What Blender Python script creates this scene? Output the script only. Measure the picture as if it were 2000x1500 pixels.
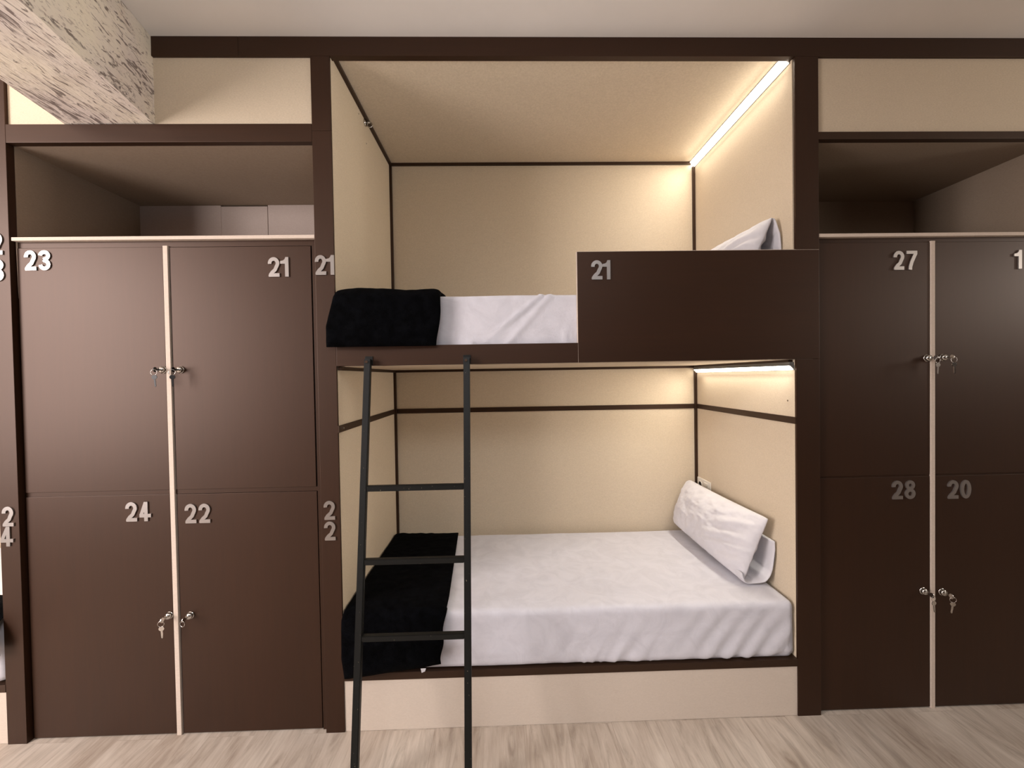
import bpy, bmesh, math, random
from mathutils import Vector, Matrix, noise
random.seed(7)
for o in list(bpy.data.objects): bpy.data.objects.remove(o)
S = bpy.context.scene; COL = S.collection

# ---------------------------------------------------------------- camera
CX, CY, CZ, YAW, PIT, ROL, F = 0.6923, -1.7995, 1.4993, 0.0236, -0.0164, -0.0165, 830.0
fw = Vector((math.sin(YAW)*math.cos(PIT), math.cos(YAW)*math.cos(PIT), math.sin(PIT)))
rt = Vector((math.cos(YAW), -math.sin(YAW), 0)); up = rt.cross(fw)
R_ = math.cos(ROL)*rt + math.sin(ROL)*up; U_ = -math.sin(ROL)*rt + math.cos(ROL)*up
cam = bpy.data.objects.new('camera', bpy.data.cameras.new('camera')); COL.objects.link(cam)
cam.data.sensor_width = 36; cam.data.lens = F*36/2000; cam.data.clip_start = .02
M = Matrix((R_, U_, -fw)).transposed().to_4x4(); M.translation = Vector((CX, CY, CZ)); cam.matrix_world = M
S.camera = cam

# ---------------------------------------------------------------- world, lamps and added fill lights, exposure
w = bpy.data.worlds.new('world'); S.world = w; w.use_nodes = True
w.node_tree.nodes['Background'].inputs[0].default_value = (1, .93, .86, 1)
w.node_tree.nodes['Background'].inputs[1].default_value = .25
S.view_settings.view_transform = 'Standard'; S.view_settings.look = 'None'
S.view_settings.exposure = 0.0; S.view_settings.gamma = 1; S.view_settings.use_curve_mapping = False
def area(name, loc, target, sx, sy, watt, col, spread=180):
    l = bpy.data.lights.new(name, 'AREA'); l.shape = 'RECTANGLE'; l.size = sx; l.size_y = sy; l.energy = watt; l.color = col; l.spread = math.radians(spread)
    o = bpy.data.objects.new(name, l); COL.objects.link(o); o.location = loc
    o.rotation_euler = (Vector(target)-Vector(loc)).to_track_quat('-Z', 'Y').to_euler(); return o
area('room_or_fill_light', (-3.09, -2.0, 2.60), (-.3, 0, 1.2), .30, .34, 29, (1, .94, .93))
area('room_or_fill_light', (-3.1, -2.3, 1.75), (-.6, 0, 1.4), 1.5, 1.9, 150, (1, .90, .87))  # large soft panel added to put a sheen on the left doors
area('room_or_fill_light', (4.9, -.62, 2.15), (1.5, -.1, 1.2), .25, .5, 15, (1, .92, .82))
area('room_or_fill_light', (5.0, -2.2, 2.2), (2.8, 0, 1.6), 1.0, 1.0, 10, (1, .90, .80))  # weaker soft panel added for the sheen on the right lockers
area('room_or_fill_light', (.3, -2.5, 2.86), (.3, -.5, 0), 2.4, .8, 26, (.92, .95, 1), 105)  # added overhead fill, softens the front and lifts floor and base
area('room_or_fill_light', (1.0, -3.0, 1.0), (.2, -2.4, 2.9), 2.4, .4, 36, (.92, .96, 1), 98)  # unseen uplight added to brighten the ceiling and the beam's side

# ---------------------------------------------------------------- materials
def lin(c): return tuple(((v/255)/12.92 if v/255 <= .04045 else ((v/255+.055)/1.055)**2.4) for v in c)+(1,)
class Mat:
    def __init__(s, name, rgb, rough=.5, metal=0, spec=.5):
        s.m = bpy.data.materials.new(name); s.m.use_nodes = True; s.t = s.m.node_tree
        s.b = s.t.nodes['Principled BSDF']; s.b.inputs['Base Color'].default_value = lin(rgb)
        s.b.inputs['Roughness'].default_value = rough; s.b.inputs['Metallic'].default_value = metal
        s.b.inputs['Specular IOR Level'].default_value = spec
        s.tc = s.t.nodes.new('ShaderNodeTexCoord')
    def n(s, k): return s.t.nodes.new('ShaderNode'+k)
    def l(s, a, b): s.t.links.new(a, b)
    def noise(s, scale, vec=(1, 1, 1), detail=4, rough=.6, dist=0, loc=(0, 0, 0)):
        mp = s.n('Mapping'); mp.inputs['Scale'].default_value = vec; mp.inputs['Location'].default_value = loc
        s.l(s.tc.outputs['Object'], mp.inputs[0])
        nz = s.n('TexNoise'); nz.inputs['Scale'].default_value = scale; nz.inputs['Detail'].default_value = detail
        nz.inputs['Roughness'].default_value = rough; nz.inputs['Distortion'].default_value = dist
        s.l(mp.outputs[0], nz.inputs['Vector']); return nz.outputs['Fac']
    def ramp(s, fac, stops):
        r = s.n('ValToRGB'); e = r.color_ramp.elements
        while len(e) < len(stops): e.new(.5)
        for i, (p, c) in enumerate(stops): e[i].position = p; e[i].color = lin(c)
        s.l(fac, r.inputs[0]); return r.outputs[0]
    def mix(s, fac, a, b, mode='MIX'):
        m = s.n('Mix'); m.data_type = 'RGBA'; m.blend_type = mode
        if isinstance(fac, float): m.inputs[0].default_value = fac
        else: s.l(fac, m.inputs[0])
        for v, i in ((a, 6), (b, 7)):
            if isinstance(v, tuple): m.inputs[i].default_value = v
            else: s.l(v, m.inputs[i])
        return m.outputs[2]
    def color(s, c): s.l(c, s.b.inputs['Base Color'])
    def bump(s, h, strength=.2, dist=.002):
        b = s.n('Bump'); b.inputs['Strength'].default_value = strength; b.inputs['Distance'].default_value = dist
        s.l(h, b.inputs['Height']); s.l(b.outputs[0], s.b.inputs['Normal'])
def wenge(name, vec, rgb=(42, 24, 13)):
    m = Mat(name, rgb, .46, 0, .5)
    f = m.noise(60, vec, 6, .7); g = m.noise(5, vec, 3, .5)
    m.b.inputs['Specular Tint'].default_value = (1, .74, .62, 1); m.b.inputs['Specular IOR Level'].default_value = .46
    d = tuple(int(v*.90) for v in rgb); h = tuple(int(v*1.10) for v in rgb)
    m.color(m.mix(.35, m.ramp(f, [(.3, d), (.7, h)]), m.ramp(g, [(.35, d), (.65, h)])))
    m.bump(f, .04, .0004); return m.m
WV = wenge('dark_wood_vertical_grain', (1, 1, .06)); WH = wenge('dark_wood_horizontal_grain', (.06, 1, 1))
WT = wenge('dark_trim', (1, 1, 1), (44, 29, 19))
def fabric(name, rgb, sp=14):
    m = Mat(name, rgb, .85, 0, .2)
    f = m.noise(330, (.35, .35, 1), 5, .75); g = m.noise(40, (.5, .5, 1.2), 4, .6)
    d = tuple(max(0, v-sp) for v in rgb); h = tuple(min(255, v+sp) for v in rgb)
    m.color(m.mix(.12, m.ramp(f, [(.32, d), (.68, h)]), m.ramp(g, [(.3, d), (.7, h)])))
    m.bump(f, .25, .0006); return m.m
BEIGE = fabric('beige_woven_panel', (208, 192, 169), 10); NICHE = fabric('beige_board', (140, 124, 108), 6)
BASE = fabric('beige_base_board', (206, 192, 178), 5)
EDGE = fabric('pale_board_edge', (206, 190, 176), 8)
PLASTER = fabric('white_board', (168, 154, 146), 5)
def cloth(name, rgb, sp=5):
    m = Mat(name, rgb, .8, 0, .25)
    f = m.noise(9, (1, 1, 1), 5, .65, 1.2); g = m.noise(900, (1, 1, 1), 2, .5)
    m.color(m.ramp(f, [(.35, tuple(v-sp*2 for v in rgb)), (.6, rgb)]))
    mm = m.n('Math'); mm.operation = 'ADD'; m.l(m.noise(34, (1, 1, 1), 5, .7, 1.), mm.inputs[0]); m.l(g, mm.inputs[1])
    m.bump(mm.outputs[0], .55, .0045)
    m.b.inputs['Sheen Weight'].default_value = .2; return m.m
SHEET = cloth('white_sheet', (224, 222, 230)); CASE = cloth('white_pillowcase', (224, 221, 226), 3)
m = Mat('black_fleece', (5, 5, 7), .95, 0, .05); f = m.noise(26, (1, 1, 1), 6, .7)
m.color(m.ramp(f, [(.4, (1, 1, 2)), (.75, (9, 10, 14))])); m.bump(m.noise(38, (1, 1, 1), 7, .75), .7, .012)
FLEECE = m.m
m = Mat('black_painted_steel', (10, 11, 10), .5, 0, .3); f = m.noise(140, (1, 1, .5), 4, .7)
m.color(m.ramp(f, [(.0, (9, 10, 9)), (.68, (14, 15, 13)), (.72, (165, 155, 130))])); m.bump(m.noise(60), .2, .001)
STEEL = m.m
m = Mat('brushed_aluminium', (168, 162, 158), .34, .85, .5); m.bump(m.noise(300, (.1, 1, 1), 3), .15, .0004)
ALU = m.m
m = Mat('chrome', (215, 212, 208), .12, 1); f = m.noise(90); m.color(m.ramp(f, [(.3, (190, 188, 184)), (.7, (225, 222, 218))])); CHROME = m.m
m = Mat('black_plastic', (14, 13, 14), .35); m.bump(m.noise(200), .1, .0004); BLACK = m.m
m = Mat('white_plastic', (228, 222, 212), .35); m.bump(m.noise(200), .05, .0003); PLASTIC = m.m
m = Mat('dark_recess', (20, 13, 10), .8); m.bump(m.noise(200), .05, .0003); RECESS = m.m
def paint(name, rgb):
    m = Mat(name, rgb, .75, 0, .3); f = m.noise(3, (1, 1, 1), 4)
    m.color(m.ramp(f, [(.3, tuple(v-5 for v in rgb)), (.7, rgb)])); m.bump(m.noise(260), .12, .001); return m.m
CEIL = paint('ceiling_paint', (226, 218, 210)); WALL = paint('wall_paint', (196, 188, 180)); OPP = paint('dark_painted_wall', (84, 66, 56))
def emit(name, rgb, st):
    m = Mat(name, rgb, .5); m.b.inputs['Emission Color'].default_value = lin(rgb); m.b.inputs['Emission Strength'].default_value = st; return m.m
LED = emit('led_diffuser_lit', (255, 246, 230), 11)
# laminate floor: planks run front to back
m = Mat('laminate_floor', (180, 160, 140), .42, 0, .4)
mp = m.n('Mapping'); mp.inputs['Rotation'].default_value = (0, 0, math.pi/2); m.l(m.tc.outputs['Object'], mp.inputs[0])
br = m.n('TexBrick'); br.inputs['Scale'].default_value = 1; br.inputs['Brick Width'].default_value = 1.25; br.inputs['Row Height'].default_value = .19
br.inputs['Mortar Size'].default_value = .0009; br.offset = .37; br.inputs['Color1'].default_value = (.35, .35, .35, 1); br.inputs['Color2'].default_value = (.65, .65, .65, 1)
br.inputs['Mortar'].default_value = (.2, .2, .2, 1); m.l(mp.outputs[0], br.inputs['Vector'])
va = m.n('VectorMath'); va.operation = 'MULTIPLY_ADD'; va.inputs[1].default_value = (7, 7, 7); m.l(br.outputs['Color'], va.inputs[0]); m.l(m.tc.outputs['Object'], va.inputs[2])
def fn(scale, vec, det, dist):
    a = m.n('Mapping'); a.inputs['Scale'].default_value = vec; m.l(va.outputs[0], a.inputs[0])
    b = m.n('TexNoise'); b.inputs['Scale'].default_value = scale; b.inputs['Detail'].default_value = det; b.inputs['Distortion'].default_value = dist
    b.inputs['Roughness'].default_value = .65; m.l(a.outputs[0], b.inputs['Vector']); return b.outputs['Fac']
g1 = fn(17, (1, .14, 1), 9, 2.2); g2 = fn(85, (1, .05, 1), 5, .3); g3 = fn(2.2, (1, .35, 1), 4, .8)
c = m.mix(.40, m.ramp(g1, [(.33, (112, 96, 82)), (.45, (170, 155, 140)), (.62, (204, 190, 176))]), m.ramp(g2, [(.3, (156, 140, 126)), (.65, (204, 192, 180))]))
c = m.mix(.35, c, m.ramp(g3, [(.38, (140, 123, 108)), (.62, (212, 202, 190))]))
c = m.mix(.07, c, br.outputs['Color'], 'OVERLAY')
gap = m.n('Math'); gap.operation = 'MULTIPLY'; gap.inputs[1].default_value = .22; m.l(br.outputs['Fac'], gap.inputs[0])
m.color(m.mix(gap.outputs[0], c, lin((110, 90, 74)))); m.bump(g2, .12, .0006); FLOOR = m.m
# rough whitewashed timber
m = Mat('whitewashed_rough_timber', (205, 190, 180), .85, 0, .2)
f = m.noise(1, (62, 11, 46), 4, .6, 1.4); g = m.noise(1, (120, 22, 90), 4, .65, 1.0, (3, 1, 0)); h = m.noise(4, (1, 1, 1), 3, .5); k = m.noise(9, (1, 1, 1), 3, .6, 0, (5, 5, 5))
c = m.ramp(h, [(.35, (240, 229, 210)), (.65, (226, 214, 206))])
c = m.mix(m.ramp(k, [(.62, (0, 0, 0)), (.72, (120, 120, 120))]), c, lin((196, 160, 136)))
dn = m.n('Math'); dn.operation = 'MULTIPLY_ADD'; dn.inputs[1].default_value = .35; m.l(h, dn.inputs[0]); m.l(f, dn.inputs[2])
c = m.mix(m.ramp(dn.outputs[0], [(.725, (0, 0, 0)), (.785, (225, 225, 225))]), c, lin((84, 66, 60)))
c = m.mix(m.ramp(g, [(.565, (0, 0, 0)), (.65, (180, 180, 180))]), c, lin((128, 104, 94)))
m.color(c); m.bump(f, .5, .006); TIMBER = m.m

# ---------------------------------------------------------------- mesh helpers
class MB:
    def __init__(s): s.bm = bmesh.new()
    def box(s, x0, x1, y0, y1, z0, z1, bev=0.0):
        b = bmesh.new(); bmesh.ops.create_cube(b, size=1)
        for v in b.verts: v.co = Vector(((x0+x1)/2+v.co.x*(x1-x0), (y0+y1)/2+v.co.y*(y1-y0), (z0+z1)/2+v.co.z*(z1-z0)))
        if bev: bmesh.ops.bevel(b, geom=b.edges[:], offset=bev, segments=2, profile=.6, affect='EDGES')
        s.merge(b); return s
    def merge(s, b, mat=None):
        if mat: bmesh.ops.transform(b, matrix=mat, verts=b.verts)
        me = bpy.data.meshes.new('t'); b.to_mesh(me); b.free(); s.bm.from_mesh(me); bpy.data.meshes.remove(me)
    def prism(s, pts, d, mat=Matrix()):   # polygon in local x,y extruded by d along local z
        n = len(pts); b = bmesh.new(); lo = [b.verts.new((p[0], p[1], 0)) for p in pts]; hi = [b.verts.new((p[0], p[1], d)) for p in pts]
        b.faces.new(lo[::-1]); b.faces.new(hi)
        for i in range(n): b.faces.new((lo[i], lo[(i+1) % n], hi[(i+1) % n], hi[i]))
        s.merge(b, mat); return s
    def cyl(s, p, q, r, seg=20, r2=None, cap=True):
        p, q = Vector(p), Vector(q); d = q-p; b = bmesh.new()
        bmesh.ops.create_cone(b, cap_ends=cap, segments=seg, radius1=r, radius2=r if r2 is None else r2, depth=d.length)
        s.merge(b, Matrix.Translation((p+q)/2) @ d.to_track_quat('Z', 'Y').to_matrix().to_4x4()); return s
    def bar(s, p, q, wx, wy, bev=.002, upv=(0, 0, 1)):   # square tube between two points
        p, q = Vector(p), Vector(q); z = (q-p).normalized(); x = Vector((1, 0, 0)) if abs(z.x) < .9 else Vector((0, 1, 0))
        y = z.cross(x).normalized(); x = y.cross(z); L = (q-p).length; b = bmesh.new(); bmesh.ops.create_cube(b, size=1)
        for v in b.verts: v.co = Vector((v.co.x*wx, v.co.y*wy, v.co.z*L))
        bmesh.ops.bevel(b, geom=b.edges[:], offset=bev, segments=2, affect='EDGES')
        m = Matrix((x, y, z)).transposed().to_4x4(); m.translation = (p+q)/2; s.merge(b, m); return s
    def ribbon(s, pts, wd, d, mat=Matrix(), closed=False):   # stroke of width wd along a 2D line, extruded d
        n = len(pts); L = []; Rr = []
        for i, p in enumerate(pts):
            a = pts[(i-1) % n] if (i or closed) else p; c = pts[(i+1) % n] if (i < n-1 or closed) else p
            t = Vector((c[0]-a[0], c[1]-a[1])).normalized(); nn = Vector((-t.y, t.x))*wd/2
            L.append((p[0]+nn.x, p[1]+nn.y)); Rr.append((p[0]-nn.x, p[1]-nn.y))
        b = bmesh.new(); V = [[b.verts.new((q[0], q[1], z)) for q in arr] for arr in (L, Rr) for z in (0, d)]
        l0, l1, r0, r1 = V; m_ = n if closed else n-1
        for i in range(m_):
            j = (i+1) % n
            b.faces.new((l1[i], l1[j], r1[j], r1[i])); b.faces.new((l0[j], l0[i], r0[i], r0[j]))
            b.faces.new((l0[i], l0[j], l1[j], l1[i])); b.faces.new((r0[j], r0[i], r1[i], r1[j]))
        if not closed:
            b.faces.new((l0[0], l1[0], r1[0], r0[0])); b.faces.new((l1[-1], l0[-1], r0[-1], r1[-1]))
        s.merge(b, mat); return s
    def torus(s, c, R, r, rot=Matrix(), n=28, k=8):
        b = bmesh.new(); G = [[b.verts.new(((R+r*math.cos(t))*math.cos(a), (R+r*math.cos(t))*math.sin(a), r*math.sin(t))) for t in [2*math.pi*j/k for j in range(k)]] for a in [2*math.pi*i/n for i in range(n)]]
        for i in range(n):
            for j in range(k): b.faces.new((G[i][j], G[(i+1) % n][j], G[(i+1) % n][(j+1) % k], G[i][(j+1) % k]))
        s.merge(b, Matrix.Translation(c) @ rot); return s
    def build(s, name, mat, parent=None, smooth=False, sub=0):
        bmesh.ops.recalc_face_normals(s.bm, faces=s.bm.faces)
        me = bpy.data.meshes.new(name); s.bm.to_mesh(me); s.bm.free(); me.materials.append(mat)
        for p in me.polygons: p.use_smooth = smooth
        o = bpy.data.objects.new(name, me); COL.objects.link(o)
        if parent:
            o.parent = parent; root = parent; off = Vector(parent.location)
            while root.parent: root = root.parent; off += Vector(root.location)
            if parent.parent is None or parent.data is None or True:
                for v in me.vertices: v.co -= off
        if sub:
            md = o.modifiers.new('subdivision', 'SUBSURF'); md.levels = sub; md.render_levels = sub
        return o
def box(name, mat, parent, *a, bev=.0012): return MB().box(*a, bev=bev).build(name, mat, parent)
def tag(o, label=None, cat=None, group=None, kind=None):
    if label: o['label'] = label
    if cat: o['category'] = cat
    if group: o['group'] = group
    if kind: o['kind'] = kind
    return o
def thing(name, loc, label, cat, group=None):
    o = bpy.data.objects.new(name, None); COL.objects.link(o); o.location = loc; o.empty_display_size = .05
    return tag(o, label, cat, group)
def struct(name, mat, *a, label=None): return tag(box(name, mat, None, *a, bev=0), label, kind='structure')

def grid_shell(P, name, mat, parent=None):   # P[i][j] rings: closed in j, capped in i
    b = bmesh.new(); G = [[b.verts.new(p) for p in row] for row in P]; n = len(P); k = len(P[0])
    for i in range(n-1):
        for j in range(k): b.faces.new((G[i][j], G[i+1][j], G[i+1][(j+1) % k], G[i][(j+1) % k]))
    b.faces.new(G[0]); b.faces.new(G[-1][::-1])
    mb = MB(); mb.bm.free(); mb.bm = b; return mb.build(name, mat, parent, True)
def soft_box(name, mat, x0, x1, y0, y1, z0, z1, r, disp, step=.012, parent=None):
    b = bmesh.new(); lo = Vector((x0+r, y0+r, z0+r)); hi = Vector((x1-r, y1-r, z1-r)); mn = (x0, y0, z0); mx = (x1, y1, z1)
    for ax in range(3):
        u, v = [a for a in range(3) if a != ax]
        nu = max(2, int((mx[u]-mn[u])/step)); nv = max(2, int((mx[v]-mn[v])/step))
        for side in (0, 1):
            G = []
            for i in range(nu+1):
                row = []
                for j in range(nv+1):
                    p = [0, 0, 0]; p[ax] = (mn, mx)[side][ax]; p[u] = mn[u]+(mx[u]-mn[u])*i/nu; p[v] = mn[v]+(mx[v]-mn[v])*j/nv
                    p = Vector(p); q = Vector([min(max(p[a], lo[a]), hi[a]) for a in range(3)]); d = (p-q).normalized()
                    q2 = q+d*r; row.append(b.verts.new(q2+d*disp(q2, d)))
                G.append(row)
            for i in range(nu):
                for j in range(nv): b.faces.new((G[i][j], G[i+1][j], G[i+1][j+1], G[i][j+1]))
    bmesh.ops.remove_doubles(b, verts=b.verts, dist=.0008)
    mb = MB(); mb.bm.free(); mb.bm = b; return mb.build(name, mat, parent, True)
def nz(p, s=1, o=0): return noise.noise(Vector(p)*s+Vector((o, o*1.7, -o)))
def ridge(x, w): return math.exp(-(x/w)**2)

# ---------------------------------------------------------------- digits
def arc(cx, cy, rx, ry, a0, a1, n=14): return [(cx+rx*math.cos(math.radians(a0+(a1-a0)*i/n)), cy+ry*math.sin(math.radians(a0+(a1-a0)*i/n))) for i in range(n+1)]
def digit(mb, ch, x, z, y, h, w, t=.005, tilt=0.0):
    """one raised numeral: left edge x, bottom z, standing on plane y and facing -Y"""
    k = .182; W = w/h; e = k/2
    m4 = Matrix.Translation((x, y, z)) @ Matrix.Rotation(math.pi/2, 4, 'X') @ Matrix.Rotation(tilt, 4, 'Z') @ Matrix.Diagonal((h, h, 1, 1))
    cnt = [0]
    def dep(): cnt[0] += 1; return t-.00012*cnt[0]
    def rb(pts, closed=False, wd=k): mb.ribbon(pts, wd, dep(), m4, closed)
    def pg(pts): mb.prism(pts, dep(), m4)
    if ch == '1': pg([(W-k, 0), (W, 0), (W, 1), (W-.15, 1), (W-.19, .90), (W-.27, .83), (W-.42, .80), (W-.42, .66), (W-k, .66)])
    elif ch == '2':
        rb(arc(W/2, .69, W/2-e, .31-e, 188, -20, 20)+[(W-.16, .50), (W*.62, .36), (W*.36, .22), (W*.21, .10), (W*.19, .02)])
        pg([(0.03, 0), (W, 0), (W, k), (.12, k)])
    elif ch == '3':
        rb(arc(W/2, .735, W/2-e, .265-e, 175, -85, 18)+[(W*.45, .53)]); rb([(W*.45, .53)]+arc(W/2, .285, W/2-e, .285-e, 85, -175, 20))
    elif ch == '4':
        pg([(W-.16-k, 0), (W-.16, 0), (W-.16, 1), (W-.16-k, 1)]); pg([(0, .20), (W, .20), (W, .38), (0, .38)])
        pg([(0, .34), (.18, .34), (W-.16, 1), (W-.16-k, 1)])
    elif ch == '7':
        pg([(0, 1-k*.9), (W, 1-k*.9), (W, 1), (0, 1)]); rb([(W-.07, .88), (W*.70, .66), (W*.50, .40), (W*.38, .16), (W*.36, 0)])
    elif ch == '8':
        rb(arc(W/2, .745, W/2-e-.03, .255-e*.9, 0, 360, 24)[:-1], True, k*.95); rb(arc(W/2, .285, W/2-e, .285-e*.95, 0, 360, 24)[:-1], True, k*.95)
    elif ch == '0': rb(arc(W/2, .5, W/2-e, .5-e, 0, 360, 28)[:-1], True)
def numeral(parent, txt, x, ztop, y, h=.082, w=.0485, gap=.006, w1=.034):
    mb = MB(); cx = x
    for c_ in txt:
        ww = w1 if c_ == '1' else w; digit(mb, c_, cx, ztop-h, y, h, ww); cx += ww+gap
    return tag(mb.build('numeral', ALU, parent), 'silver metal number '+txt)

# ---------------------------------------------------------------- room shell
struct('floor', FLOOR, -4.6, 5.7, -3.5, 1.05, -.06, 0.0)
struct('ceiling', CEIL, -4.6, 5.7, -3.5, 1.05, 2.922, 2.98)
struct('wall_back', WALL, -4.6, 5.7, .98, 1.05, 0, 2.922)
struct('wall_front', OPP, -4.6, 5.7, -3.5, -3.42, 0, 2.922)
struct('wall_left', WALL, -4.6, -4.52, -3.42, .98, 0, 2.922)
struct('wall_right', WALL, 5.62, 5.7, -3.42, .98, 0, 2.922)
# beam under the ceiling, running out from the lockers at a slight angle
def beam():
    b = bmesh.new(); y0, y1, k = .012, -3.42, -.168
    ys = [y0+(y1-y0)*i/60 for i in range(61)]; G = []
    prof = [(-1.085, 2.921)]+[(-1.085, 2.921-.353*i/8) for i in range(1, 9)]+[(-1.085+.359*i/9, 2.568) for i in range(1, 10)]+[(-.726, 2.568+.353*i/8) for i in range(1, 9)]
    for y in ys:
        row = []
        for (x, z) in prof:
            p = Vector((x+k*(y-y0), y, z)); a = .004*nz(p, 7)+.002*nz(p, 25, 3)
            if z < 2.915: p.z += a*.7
            p.x += (a if x > -.9 else -a) if z > 2.57 else 0
            row.append(b.verts.new(p))
        G.append(row)
    for i in range(60):
        for j in range(len(prof)-1): b.faces.new((G[i][j], G[i][j+1], G[i+1][j+1], G[i+1][j]))
        b.faces.new((G[i][-1], G[i][0], G[i+1][0], G[i+1][-1]))
    b.faces.new(G[0]); b.faces.new(G[-1][::-1])
    mb = MB(); mb.bm.free(); mb.bm = b; return mb.build('trim_1', TIMBER)
tag(beam(), 'whitewashed rough ceiling beam above the left lockers', kind='structure')
# dark fascia along the ceiling
t2 = bpy.data.objects.new('trim_2', None); COL.objects.link(t2); tag(t2, 'dark wood fascia running along the top under the ceiling', kind='structure')
box('fascia_board', WH, t2, -.7255, -.3716, 0, .03, 2.8425, 2.9215)
box('fascia_board', WH, t2, -.3708, 3.21, 0, .03, 2.8425, 2.9215)

# ---------------------------------------------------------------- bunk bed in the middle
D = .9463; ZC_ = 2.868; ZM0, ZM1 = 1.2764, 1.3061; ZP = 1.5547
bk = thing('bunk_bed', (.98, 0, 0), 'built-in dark wood double bunk with beige panelled berths and the number 21 board', 'bunk bed')
box('post', WV, bk, -.0786, 0, 0, .011, 2.5359, 2.842)
p1 = box('post', WV, bk, -.0786, 0, 0, .011, 0, 2.5351)
numeral(p1, '21', -.0775, 2.0196, 0, w=.046, gap=.002, w1=.031)
mb = MB(); digit(mb, '2', -.0655, .9117, 0, .080, .047); digit(mb, '2', -.0655, .8245, 0, .080, .047)
tag(mb.build('numeral', ALU, p1), 'silver metal number 22, one digit above the other')
box('post', WV, bk, 1.96, 2.0617, 0, .011, 2.0252, 2.842)
box('post', WV, bk, 1.96, 2.0617, 0, .011, 0, 1.5557)
sb = box('safety_board', WH, bk, 1.0191, 2.0617, 0, .018, 1.5565, 2.0245)
numeral(sb, '21', 1.0775, 1.9868, 0, h=.081, w=.0475, gap=.001, w1=.033)
MB().box(1.0185, 2.0617, .0006, .019, 2.0245, 2.0262).box(1.0172, 1.0189, .0006, .019, 1.5565, 2.026).build('lit_edge_band', EDGE, sb)  # pale strips; the top one paints in the light caught by the edge
box('bed_rail', WH, bk, .0006, 1.0183, 0, .022, 1.5565, 1.640)
pl = MB().box(.001, 1.959, .023, D, ZP, 1.628).build('upper_platform', BEIGE, bk)
# inner panels
def panel(nm, *a): return box(nm, BEIGE, bk, *a, bev=0)
panel('back_panel', 0, 1.96, D, D+.016, 1.628, ZC_); panel('back_panel', 0, 1.96, D, D+.016, .2515, 1.29); panel('back_panel', 0, 1.96, D, D+.016, 1.292, ZP)
panel('side_panel', -.016, 0, .0115, D+.016, 1.628, ZC_); panel('side_panel', -.016, 0, .0115, D+.016, .2515, 1.29); panel('side_panel', -.016, 0, .0115, D+.016, 1.292, 1.627)
panel('side_panel', 1.96, 1.976, .0185, D+.016, 1.628, ZC_); panel('side_panel', 1.96, 1.976, .0115, D+.016, .2515, 1.29); panel('side_panel', 1.96, 1.976, .0115, D+.016, 1.292, 1.555)
panel('ceiling_panel', -.016, 1.976, .031, D+.016, ZC_, ZC_+.016)
t = .0155
def trim(*a): return box('corner_trim', WT, bk, *a, bev=.001)
trim(0, t, D-t, D, 1.628, ZC_); trim(1.96-t, 1.96, D-t, D, 1.628, ZC_-.03); trim(t, 1.94, D-t, D, ZC_-t, ZC_); trim(0, t, .012, D-t, ZC_-t, ZC_)
trim(0, t, D-t, D, .2515, ZP); trim(1.96-t, 1.96, D-t, D, .2515, ZP); trim(t, 1.96-t, D-t, D, ZP-t, ZP); trim(0, t, .012, D-t, ZP-t, ZP)
trim(1.96-.02, 1.96, .023, D-t, ZP-.010, ZP)
def batten(*a): return box('batten', WT, bk, *a, bev=.001)
batten(.0, 1.96, D-.006, D, ZM0, ZM1); batten(0, .006, .0, D-.006, ZM0, ZM1); batten(1.954, 1.96, .0, D-.006, ZM0, ZM1)
# base
box('base_panel', BASE, bk, .0006, 1.9594, .004, .022, .001, .2198)
box('lower_platform', WT, bk, .0006, 1.9594, -.001, D, .2202, .2515)
# hook on the left side panel of the upper berth
mb = MB(); mb.cyl((.0, .455, 2.838), (.006, .455, 2.838), .019); mb.cyl((.006, .455, 2.838), (.026, .455, 2.838), .0045)
mb.torus((.026, .455, 2.826), .013, .003, Matrix.Rotation(math.pi/2, 4, 'X')); mb.build('wall_hook', CHROME, bk, True)
for y, z in ((.36, 2.825), (.475, 2.74)): MB().cyl((0, y, z), (.003, y, z), .004, 12, .002).build('screw', CHROME, bk)
MB().cyl((1.9575, .055, 1.375), (1.96, .055, 1.375), .004, 12).build('screw', CHROME, bk)
MB().cyl((.004, .045, 1.292), (.009, .045, 1.292), .004, 12).build('screw', CHROME, bk)

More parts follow.
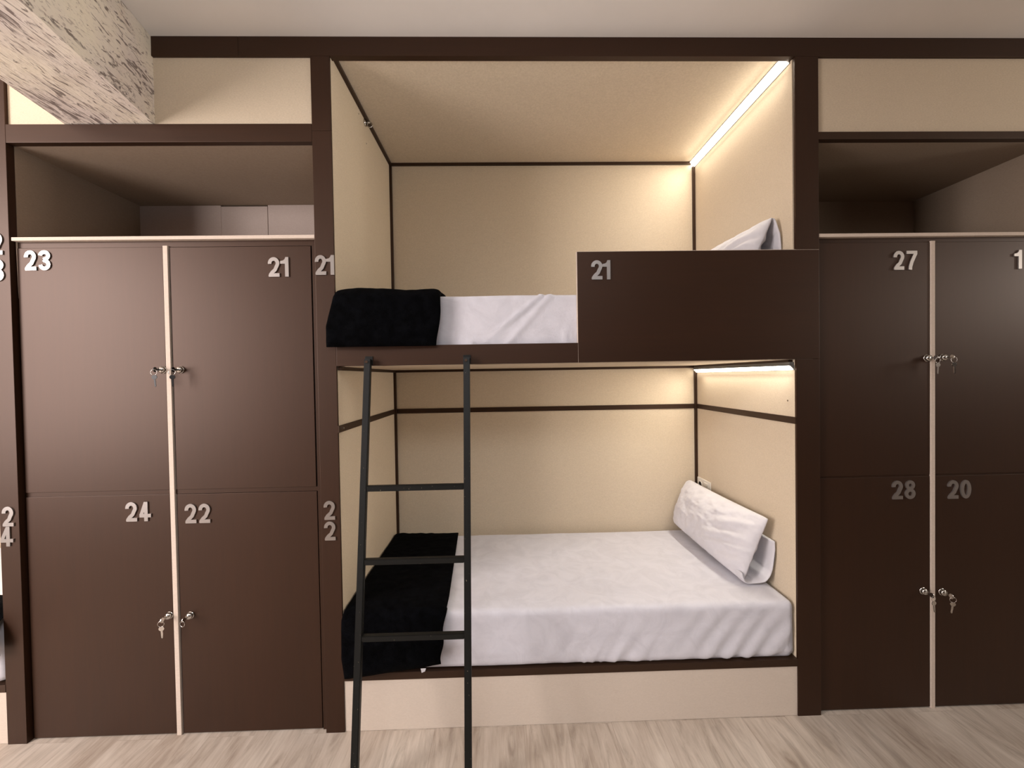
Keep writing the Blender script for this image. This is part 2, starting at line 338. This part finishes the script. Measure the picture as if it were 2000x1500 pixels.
# ---------------------------------------------------------------- LED strips (45 degree corner profiles)
def led(name, xr, zt, ya, yb, s, label, watt=5.2):
    th = thing(name, (xr, ya, zt), label, 'light', 'led strips of the berths')
    q = Matrix(((1, 0, 0, 0), (0, 0, 1, 0), (0, 1, 0, 0), (0, 0, 0, 1)))   # local x,y,z -> world x,z,y
    g = .0045
    pr = [(xr-.0005, zt-.0005), (xr-s, zt-.0005), (xr-s, zt-.003), (xr-s+g, zt-.004), (xr-.004, zt-s+g), (xr-.003, zt-s), (xr-.0005, zt-s)]
    m4 = q.copy(); m4.translation = Vector((0, ya, 0)); MB().prism(pr, yb-ya, m4).build('profile', CHROME_GREY, th)
    df = [(xr-s+g*.6, zt-.0036), (xr-s+g*.6-.0022, zt-.0058), (xr-.0058, zt-s+g*.6-.0022), (xr-.0036, zt-s+g*.6)]
    MB().prism(df, yb-ya-.004, Matrix.Translation((0, .002, 0)) @ m4).build('diffuser', LED, th)
    l = bpy.data.lights.new('led_glow', 'AREA'); l.shape = 'RECTANGLE'; l.size = s*.7; l.size_y = yb-ya-.10; l.energy = watt; l.color = (1, .93, .80); l.spread = math.radians(140)
    lo = bpy.data.objects.new('led_glow', l); COL.objects.link(lo); lo.parent = th
    lo.matrix_parent_inverse = Matrix(); Z_ = Vector((1, 0, 1)).normalized(); Y_ = Vector((0, 1, 0)); X_ = Y_.cross(Z_)
    mm_ = Matrix((X_, Y_, Z_)).transposed().to_4x4(); mm_.translation = Vector((-s*.5-.004, (yb-ya)/2-.04, -s*.5-.004)); lo.matrix_local = mm_
    for y in (ya-.002, yb-.0005): MB().prism(pr, .0022, Matrix.Translation((0, y-ya, 0)) @ m4).build('end_cap', CHROME_GREY, th)
    return th
m = Mat('grey_aluminium_profile', (110, 108, 104), .5, .3); m.bump(m.noise(200), .05, .0003); CHROME_GREY = m.m
led('led_strip_light', 1.96, ZC_, .0315, D-.002, .034, 'glowing led strip along the ceiling corner of the upper berth')
MB().box(1.9385, 1.9595, .014, D-.016, ZP-.0225, ZP-.0101, bev=.001).build('led_mounting_bar', CHROME_GREY, bk)
led('led_strip_light', 1.96, ZP-.0225, .014, D-.017, .023, 'glowing led strip under the upper bed in the lower berth', 5.0)

# ---------------------------------------------------------------- lockers
def bank(th, X0, X1, xd0, xd1, ztop, doors, zs, gl, gr):
    """doors: list of (x0,x1,z0,z1,text,tx,tz,lockx,lockz)"""
    yd = .020
    box('top_board', EDGE, th, X0+.001, X1-.001, .003, .62, ztop-.0145, ztop)
    MB().box(X0+.004, X1-.001, .030, .045, .0, ztop-.0145).build('front_frame', RECESS, th)
    MB().box(X0+.004, X1-.001, .024, .030, zs[0]+.0005, ztop-.0146).box(X0+.004, xd0, .024, .030, zs[2], zs[1]).box(xd1, X1-.001, .024, .030, zs[2], zs[1]).box(gr, X1-.0008, .0205, .030, 0, zs[0]).build('rail', WH, th)
    box('divider', EDGE, th, xd0, xd1, yd-.004, .030, 0, zs[0]+.004)
    for (x0, x1, z0, z1, txt, tx, tz, lx, lz) in doors:
        d = box('door', WV, th, x0, x1, yd, .0385 if False else .0295, z0, z1, bev=.0012)
        d['label'] = 'dark wood locker door numbered '+txt if txt != '1' else 'dark wood locker door at the photo edge, number starting with 1'
        numeral(d, txt, tx, tz, yd, gap=.010 if txt[0] == '2' and txt[-1] != '1' else .004, w=.0475)
        mb = MB().cyl((lx, yd, lz), (lx, yd-.004, lz), .0155, 28).cyl((lx, yd-.004, lz), (lx, yd-.016, lz), .0135, 28, .0115)
        lk = mb.build('cam_lock', CHROME, d, True); lk['label'] = 'chrome cam lock'
lk1 = thing('locker_cabinet', (-.70, .02, 0), 'dark wood cabinet of four lockers numbered 21 to 24, left of the bunk', 'locker', 'locker cabinets')
L = [(-1.3085, -.7165, 1.0475, 2.0665, '23', -1.2763, 2.056, -.7290, 1.554), (-.6865, -.1045, 1.0475, 2.0655, '21', -.2812, 2.0187, -.6560, 1.553),
     (-1.3085, -.7165, .006, 1.0285, '24', -.8985, 1.000, -.7310, .5156), (-.6865, -.1025, .006, 1.0275, '22', -.6540, .9866, -.6440, .513)]
bank(lk1, -1.313, -.0790, -.7135, -.6945, 2.107, L, (2.0672, 1.0475, 1.0285), 0, -.099)
MB().prism([(-1.3125, 2.0925), (-1.3087, 2.0925), (-1.3087, 1.86)], .004, Matrix(((1, 0, 0, 0), (0, 0, 1, .020), (0, 1, 0, 0), (0, 0, 0, 1)))).build('edge_strip', EDGE, lk1)
lk2 = thing('locker_cabinet', (2.6, .02, 0), 'dark wood cabinet of lockers numbered 27, 28 and 20, right of the bunk', 'locker', 'locker cabinets')
Rr = [(2.0665, 2.5675, 1.0415, 2.058, '27', 2.4025, 2.0197, 2.553, 1.5524), (2.592, 3.11, 1.0415, 2.058, '1', 2.9430, 2.0191, 2.624, 1.5535),
      (2.0665, 2.5675, .006, 1.0330, '28', 2.3950, 1.0168, 2.5345, .5259), (2.592, 3.11, .006, 1.0330, '20', 2.6455, 1.0134, 2.6205, .519)]
bank(lk2, 2.0622, 3.13, 2.5703, 2.5885, 2.0931, Rr, (2.0587, 1.0410, 1.0332), 0, 3.112)
box('post', WV, lk2, 3.1305, 3.21, 0, .03, 0, 2.842)

# key rings hanging from the keys left in the locks
def key(mb, m4, tw=.0022, head=.0105, ln=.030):
    mb.prism([(head*math.cos(a)*1.0, -head+head*.86*math.sin(a)) for a in [2*math.pi*i/22 for i in range(22)]], tw, m4 @ Matrix.Translation((0, 0, -tw/2)))
    mb.prism([(-.0032, -2*head+.003), (.0032, -2*head+.003), (.0032, -2*head-ln*.45), (.0018, -2*head-ln*.5), (.0032, -2*head-ln*.6), (.0018, -2*head-ln*.7), (.0030, -2*head-ln*.82), (0, -2*head-ln), (-.0032, -2*head-ln*.88)], tw, m4 @ Matrix.Translation((0, 0, -tw/2)))
def key_ring(x, z, where, spin, ang, black, spare=True):
    y0 = .004; yk = -.030
    th = thing('key_ring', (x, y0, z), 'small ring of keys hanging in the lock of the '+where, 'keys', 'keys hanging in the locker locks')
    # key in the lock, seen edge on: blade then bow
    m4 = Matrix.Translation((x, y0-.036, z)) @ Matrix.Rotation(math.pi/2, 4, 'X') @ Matrix.Rotation(math.radians(90), 4, 'Y')
    mb = MB().box(x-.0011, x+.0011, y0-.016, y0+.001, z-.003, z+.003, bev=.0005)
    mb.prism([(.0105*math.cos(a), .0095*math.sin(a)) for a in [2*math.pi*i/24 for i in range(24)]], .0022, Matrix.Translation((x-.0011, y0-.0255, z)) @ Matrix.Rotation(math.pi/2, 4, 'Y') @ Matrix.Rotation(0, 4, 'Z'))
    k1 = mb.build('key', BLACK if black else CHROME, th); k1['label'] = 'key turned edge-on in the lock'
    yc = y0-.0325
    MB().torus((x, yc, z-.0115), .0115, .0009, Matrix.Rotation(math.radians(spin), 4, 'Z') @ Matrix.Rotation(math.pi/2, 4, 'X')).build('ring', CHROME, th, True)
    if spare:
        mb = MB(); key(mb, Matrix.Translation((x+.001, yc, z-.0205)) @ Matrix.Rotation(math.radians(spin*.5), 4, 'Z') @ Matrix.Rotation(math.pi/2, 4, 'X') @ Matrix.Rotation(math.radians(ang), 4, 'Z'))
        k2 = mb.build('key', BLACK if black else CHROME, th); k2['label'] = 'spare key hanging from the ring'
key_ring(-.7290, 1.554, 'upper locker 23', 8, 6, True)
key_ring(-.6560, 1.553, 'upper locker 21', 24, 2, True)
key_ring(-.7310, .5156, 'lower locker 24', 12, 4, False)
key_ring(-.6440, .513, 'lower locker 22, without a spare', -14, 0, False, False)
key_ring(2.553, 1.5524, 'upper locker 27', 6, -1, False)
key_ring(2.624, 1.5535, 'upper locker above number 20', -10, 3, False)
key_ring(2.5345, .5259, 'lower locker 28', 14, 5, False)
key_ring(2.6205, .519, 'lower locker 20', -18, -8, False)

# ---------------------------------------------------------------- open cubbies over the lockers
def cubby(label, X0, X1, z0, zc, zr0, zr1, yb, rail_mat):
    th = thing('storage_cubby', ((X0+X1)/2, .02, z0), label, 'shelf', 'open storage cubbies above the lockers')
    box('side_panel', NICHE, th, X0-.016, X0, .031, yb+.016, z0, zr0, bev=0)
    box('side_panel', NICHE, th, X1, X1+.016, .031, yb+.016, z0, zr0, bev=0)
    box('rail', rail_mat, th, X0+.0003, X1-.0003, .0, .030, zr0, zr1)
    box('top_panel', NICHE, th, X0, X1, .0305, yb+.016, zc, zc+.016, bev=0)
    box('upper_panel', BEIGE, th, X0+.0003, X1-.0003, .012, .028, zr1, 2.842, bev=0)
    return th
c1 = cubby('open cubby with pale back boards over lockers 21 to 24', -1.3165, -.079, 2.1072, 2.4905, 2.4902, 2.5645, .640, WH)
for (a, b_, y, zt) in ((-1.3165, -.8690, .641, 2.4895), (-.8686, -.6115, .641, 2.483), (-.6080, -.079, .640, 2.4895)):
    box('back_board', PLASTER, c1, a, b_, y, .660, 2.1074, zt)
box('back_panel', RECESS, c1, -1.3165, -.079, .661, .672, 2.1074, 2.4895, bev=0)
c2 = cubby('open shadowed cubby over lockers 27, 28 and 20', 2.0620, 3.1300, 2.0933, 2.4932, 2.4930, 2.5247, .655, WT)
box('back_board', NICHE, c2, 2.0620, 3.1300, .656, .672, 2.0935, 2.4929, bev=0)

# ---------------------------------------------------------------- mattresses with white sheets
def sheet_disp(kind):
    def f(p, n):
        a = .0022*nz(p, 5, 1)+.0010*nz(p, 14, 2)
        if n.y < -.5:     # front face folds
            zz = (p.z-(1.63 if kind else .252))
            k = max(0, 1-zz/.26)
            if kind:
                a += .012*ridge((p.x-.72)-1.25*(zz-.10), .010)*min(1, zz*9)+.008*ridge((p.x-.80)-.9*(zz-.10), .016)
                for i in range(9):
                    ang = (i-4)*.42; a += .008*ridge((p.x-.56)-math.tan(ang)*zz, .0045+.02*zz)*max(0, 1-zz/.085)
                for i in range(4): a += .009*ridge((p.x-1.02+.020*i)-.42*(zz**1.6)*2, .006)*max(.15, 1-zz/.24)
                a += .003*nz((p.x*9+p.z*14, p.z*2, 3), 1)
            else:
                g = max(0, min(1, (p.x-.75)/.9))
                a += g*.0075*math.sin(62*(p.x-.75*zz)+2*nz(p, 3))*(.35+.65*k)*(.5+nz((p.x*4, p.z*5, 1), 1))
                a += .0022*ridge(zz-.065+.006*nz(p, 6), .0035)*(1 if p.x < .75 else 0)
                for xx in (1.02, 1.055, 1.095, 1.15, 1.22, 1.31): a += .004*ridge((p.x-xx)-.55*zz, .006+.03*zz)*max(0, 1-zz/.15)
                a -= .010*max(0, (p.x-1.75)/.2)*k
        if n.z > .5 and not kind:
            a += -.003*ridge((p.x-.98+.05*(p.y-.5)), .006)*ridge(p.y-.6, .22)+.002*ridge((p.x-.995+.05*(p.y-.5)), .006)*ridge(p.y-.6, .22)
            a += .003*ridge((p.x-.52-.04*(p.y-.5)), .007)*ridge(p.y-.62, .25)
            a += .0025*nz((p.x*3+p.y*2, p.y*7, 2), 1)
        return a
    return f
tag(soft_box('mattress', SHEET, .006, 1.952, .004, .905, .2525, .500, .028, sheet_disp(0)), 'thick mattress in a white fitted sheet on the lower bed', 'mattress', 'white mattresses of the bunk')
tag(soft_box('mattress', SHEET, .006, 1.952, .024, .905, 1.6285, 1.850, .016, sheet_disp(1)), 'white-sheeted mattress of the upper bed, half behind the number 21 board', 'mattress', 'white mattresses of the bunk')

# ---------------------------------------------------------------- black blankets
def drape(name, path, x0, x1, th, label, amp=.004, seed=0, group='black folded blankets at the bed ends', hem=lambda q: 0):
    """path: list of (y,z) from back to front and down; x0(s), x1(s): side edges; th(s,q): thickness outward"""
    seg = [0]
    for a, b_ in zip(path, path[1:]): seg.append(seg[-1]+math.dist(a, b_))
    Ln = seg[-1]; N = 110; K = 54; P = []
    for i in range(N+1):
        d = Ln*i/N; j = max(k for k in range(len(seg)-1) if seg[k] <= d+1e-9); u = (d-seg[j])/(seg[j+1]-seg[j])
        y = path[j][0]*(1-u)+path[j+1][0]*u; z = path[j][1]*(1-u)+path[j+1][1]*u
        dd = .03
        def pt(dv):
            dv = min(max(dv, 0), Ln); jj = max(k for k in range(len(seg)-1) if seg[k] <= dv+1e-9); uu = (dv-seg[jj])/(seg[jj+1]-seg[jj])
            return Vector((path[jj][0]*(1-uu)+path[jj+1][0]*uu, path[jj][1]*(1-uu)+path[jj+1][1]*uu))
        tg = (pt(d+dd)-pt(d-dd)).normalized(); nrm = Vector((tg.y, -tg.x))
        if nrm.y < 0 and nrm.x > 0: nrm = -nrm
        s = i/N; e = min(1, (min(i, N-i)+.15)/3.5)**.5; row = []
        a_, b2 = x0(s), x1(s)
        for k in range(K):
            q = k/(K-1); X = a_+(b2-a_)*q; ee = (1-abs(2*q-1)**14)**.5*e; T = th(s, q)
            h_ = T*(.5+.5*ee)+amp*nz((X, y, z), 11, seed)+amp*.8*nz((X, y, z), 28, seed+4)
            row.append(Vector((X, y+nrm.x*h_, z+nrm.y*h_+hem(q)*max(0, (s-.8)/.2))))
        for k in range(K-1, -1, -1):
            q = k/(K-1); X = a_+(b2-a_)*q; ee = (1-abs(2*q-1)**14)**.5*e; T = th(s, q)
            h_ = T*.5*(1-ee); row.append(Vector((X, y+nrm.x*h_, z+nrm.y*h_+hem(q)*max(0, (s-.8)/.2))))
        P.append(row)
    return tag(grid_shell(P, name, FLEECE), label, 'blanket', group)
def lerp(a, b_, u): u = min(max(u, 0), 1); return a+(b_-a)*u
fu = lambda s: min(1, max(0, (s-.76)/.2))
drape('blanket', [(.89, 1.853), (.45, 1.853), (.06, 1.853), (.018, 1.849), (-.001, 1.833), (-.004, 1.80), (-.004, 1.635)],
      lambda s: .004 if s < .80 else lerp(.004, -.030, (s-.80)/.12), lambda s: lerp(.445, .425, (s-.80)/.2)+.004*math.sin(s*30),
      lambda s, q: .020+.014*ridge(q-.25, .5)+.010*fu(s)+.006*ridge(q-.93, .08)*ridge(s-.80, .06), 'black fleece blanket folded over the foot of the upper bed', seed=3)
lb = drape('blanket', [(.898, .503), (.5, .503), (.06, .503), (.016, .499), (-.006, .482), (-.010, .45), (-.012, .268)],
      lambda s: .004+.012*max(0, (s-.93)/.07), lambda s: lerp(.400, .438, s/.7) if s < .78 else lerp(.438, .418, (s-.78)/.2)+.004*math.sin(s*50),
      lambda s, q: .021+.006*ridge(q-.1, .3)+.016*fu(s)*(1-.4*q), 'black fleece blanket draped over the foot of the lower bed', seed=9, hem=lambda q: -.014+.045*q)
MB().prism([(0, 0), (.022, 0), (.018, -.012), (.004, -.018)], .001, Matrix.Translation((.335, -.046, .296)) @ Matrix.Rotation(math.pi/2, 4, 'X')).build('care_label', CASE, lb)['label'] = 'small white care label'

# ---------------------------------------------------------------- pillows
def pillow(corners, T, label, seed, flap=None, nU=110, nV=64, sag=.0):
    bl, br, tr, tl = [Vector(c_) for c_ in corners]; n0 = ((br-bl).cross(tl-bl)).normalized()
    if n0.x > 0: n0 = -n0
    b = bmesh.new(); A = []
    for side in (1, -1):
        G = []
        for i in range(nU+1):
            row = []
            for j in range(nV+1):
                u, v = i/nU, j/nV; U, V = 2*u-1, 2*v-1
                pin = 1-.05*(1-abs(U)**2)*0
                # edges bow inwards between the corners
                rc = max(0, abs(U)-.86)/.14; rd = max(0, abs(V)-.78)/.22; cu = U*(1-(.034 if U < 0 else .008)*rc*rd*rd)*(1-.010*(1-V*V)); cv = V*(1-(.09 if U < 0 else .02)*rd*rc*rc)*(1-.03*(1-U*U)*(1 if V > 0 else -.6))
                uu, vv = (cu+1)/2, (cv+1)/2
                p = (bl*(1-uu)*(1-vv)+br*uu*(1-vv)+tr*uu*vv+tl*(1-uu)*vv)
                t_ = max(0, (1-abs(U)**3.2))**.55*max(0, (1-abs(V)**2.6))**.6
                wr = .007*nz((u*7, v*5, seed), 1)+.005*nz((u*15, v*11, seed+5), 1)+.002*nz((u*34, v*26, seed+5), 1)
                wr += .0075*math.sin(30*(u*.7-1.0*v)+4*nz((u*3, v*3, seed), 1))*ridge(u-.85, .2)*ridge(v-.5, .4)
                edge = .0025+.0*v
                off = side*(edge+T*t_*(1 if side > 0 else .55))+wr*min(1, t_*3)
                q = p+n0*off
                if j == 0 and False: q.z -= sag
                row.append(q)
            G.append(row)
        A.append(G)
    V_ = [[[b.verts.new(q) for q in row] for row in G] for G in A]
    for s_ in range(2):
        for i in range(nU):
            for j in range(nV): b.faces.new((V_[s_][i][j], V_[s_][i+1][j], V_[s_][i+1][j+1], V_[s_][i][j+1]))
    for i in range(nU):
        b.faces.new((V_[0][i][0], V_[0][i+1][0], V_[1][i+1][0], V_[1][i][0])); b.faces.new((V_[0][i][nV], V_[0][i+1][nV], V_[1][i+1][nV], V_[1][i][nV]))
    for j in range(nV):
        b.faces.new((V_[0][0][j], V_[0][0][j+1], V_[1][0][j+1], V_[1][0][j])); b.faces.new((V_[0][nU][j], V_[0][nU][j+1], V_[1][nU][j+1], V_[1][nU][j]))
    mb = MB(); mb.bm.free(); mb.bm = b; o = mb.build('pillow', CASE, None, True)
    tag(o, label, 'pillow', 'white pillows leaning on the right panel')
    if flap:
        prof, y0, y1, zs = flap; K = 40; P = []
        for i in range(25):
            u = i/24; y = y0+(y1-y0)*u; top = []; bot = []
            for j in range(K+1):
                v = j/K*(len(prof)-1); a_ = min(int(v), len(prof)-2); f_ = v-a_
                g = lambda k_: Vector(prof[min(max(k_, 0), len(prof)-1)])
                c0, c1, c2, c3 = g(a_-1), g(a_), g(a_+1), g(a_+2)
                q = .5*((2*c1)+(c2-c0)*f_+(2*c0-5*c1+4*c2-c3)*f_*f_+(3*c1-c0-3*c2+c3)*f_**3); tg = (c2-c0).normalized(); n_ = Vector((-tg.y, tg.x))
                e_ = (1-abs(2*u-1)**8)**.5; th_ = .010*(.25+.75*e_)
                w_ = .004*nz((q.x*14, y*9, q.y*14), 1, seed); wy = .014*nz((q.x*11, q.y*11, 3), 1, seed)*(1-u)-zs*j/K*(1-u)
                top.append(Vector((q.x+n_.x*(th_+w_), y+wy, q.y+n_.y*(th_+w_)))); bot.append(Vector((q.x-n_.x*(th_*.4-w_), y+wy, q.y-n_.y*(th_*.4-w_))))
            P.append(top+bot[::-1])
        fl = grid_shell(P, 'pillowcase_flap', CASE, o)
    return o
pillow([(1.785, .925, .545), (1.812, .160, .520), (1.912, .125, .826), (1.880, .905, .826)], .070, 'plump white pillow leaning against the right panel of the lower bed', 2,
       ([(1.800, .560), (1.815, .521), (1.860, .512), (1.910, .524), (1.940, .570), (1.947, .640), (1.945, .715)], .150, .42, .02))
pillow([(1.80, .80, 1.880), (1.78, .10, 1.880), (1.915, .085, 2.196), (1.91, .78, 2.200)], .070, 'white pillow partly hidden behind the number 21 board of the upper bed', 6,
       ([(1.915, 2.190), (1.928, 2.182), (1.938, 2.140), (1.946, 2.115), (1.948, 2.06), (1.945, 1.97), (1.93, 1.90), (1.86, 1.872), (1.81, 1.87)], .085, .36, .0))

# ---------------------------------------------------------------- ladder
ld = thing('bunk_ladder', (.34, -.29, 0), 'black steel ladder with three rungs hooked on the upper bed rail', 'ladder')
def ly(z): return -.0155-(1.575-z)*.172
for x in (.1365, .5465):
    st = MB().bar((x, ly(.0), .0), (x, ly(1.583), 1.583), .026, .024).build('stile', STEEL, ld)
    MB().cyl((x-.002, ly(1.572)-.013, 1.572), (x-.002, ly(1.572)-.0165, 1.572), .006, 18).build('bolt', CHROME, st)
    MB().box(x-.016, x+.016, -.0035, -.0002, 1.560, 1.5955, bev=.001).build('bracket', STEEL, st)
for z in (1.066, .793, .523):
    MB().bar((.149, ly(z), z), (.534, ly(z), z), .022, .022).build('rung', STEEL, ld)

# ---------------------------------------------------------------- power outlet on the right panel of the lower berth
so = thing('power_outlet', (1.96, .84, .79), 'white double outlet plate with socket and switch behind the lower pillow', 'socket')
box('plate', PLASTIC, so, 1.951, 1.9595, .756, .922, .752, .834, bev=.002)
mb = MB(); mb.torus((1.950, .880, .793), .021, .0022, Matrix.Rotation(math.pi/2, 4, 'Y')); mb.build('socket_ring', PLASTIC, so, True)
MB().cyl((1.9495, .880, .793), (1.9512, .880, .793), .019, 28).build('socket_well', RECESS, so)
box('rocker', PLASTIC, so, 1.947, 1.952, .775, .828, .768, .819, bev=.0015)

# ---------------------------------------------------------------- neighbouring bunk, cut by the left photo edge
nb = thing('bunk_bed', (-2.3, 0, 0), 'neighbouring dark wood bunk at the left edge with the number 24 on its post', 'bunk bed')
q0 = -1.395
p0 = box('post', WV, nb, q0, -1.317, 0, .03, 0, 2.842)
mb = MB(); digit(mb, '2', -1.3805, .9165, 0, .082, .046); digit(mb, '4', -1.3905, .8335, 0, .082, .052); tag(mb.build('numeral', ALU, p0), 'silver metal number 24, one digit above the other')
mb = MB(); digit(mb, '2', -1.392, 2.0165+.018, 0, .090, .052); digit(mb, '3', -1.390, 1.926, 0, .090, .052); tag(mb.build('numeral', ALU, p0), 'silver metal number 23, one digit above the other')
NX = -3.35
box('base_panel', BASE, nb, NX, q0-.0005, .004, .022, .001, .2198); box('lower_platform', WT, nb, NX, q0-.0005, -.001, D, .2202, .2515)
box('back_panel', BEIGE, nb, NX, q0, D, D+.016, .2515, 2.842, bev=0); box('side_panel', BEIGE, nb, q0, q0+.016, .0305, D, .2515, 2.842, bev=0)
box('side_panel', BEIGE, nb, NX-.016, NX, 0, D, .0, 2.842, bev=0)
box('upper_platform', BEIGE, nb, NX, q0-.0005, 0.0, D, ZP, 1.63); box('ceiling_panel', BEIGE, nb, NX, q0, .0, D, ZC_, ZC_+.016, bev=0)
led('led_strip_light', q0-.0005, ZP-.0105, .034, D-.017, .032, 'led strip hidden in the neighbouring lower berth at the left edge')
tag(soft_box('mattress', SHEET, NX+.01, q0-.006, .004, .905, .2525, .500, .028, lambda p, n: .002*nz(p, 6), .03), 'white-sheeted mattress of the neighbouring bunk at the left edge', 'mattress')
drape('blanket', [(.20, .503), (.06, .504), (.016, .502), (-.008, .485), (-.014, .45), (-.014, .395)],
      lambda s: NX+.5, lambda s: q0-.012 if s < .55 else lerp(q0-.012, -1.374, (s-.55)/.3), lambda s, q: .075*(.4+.6*min(1, s/.3))-.035*max(0, s-.6)/.4, 'black blanket bunched at the front of the neighbouring bed at the left edge', seed=5, group=None)
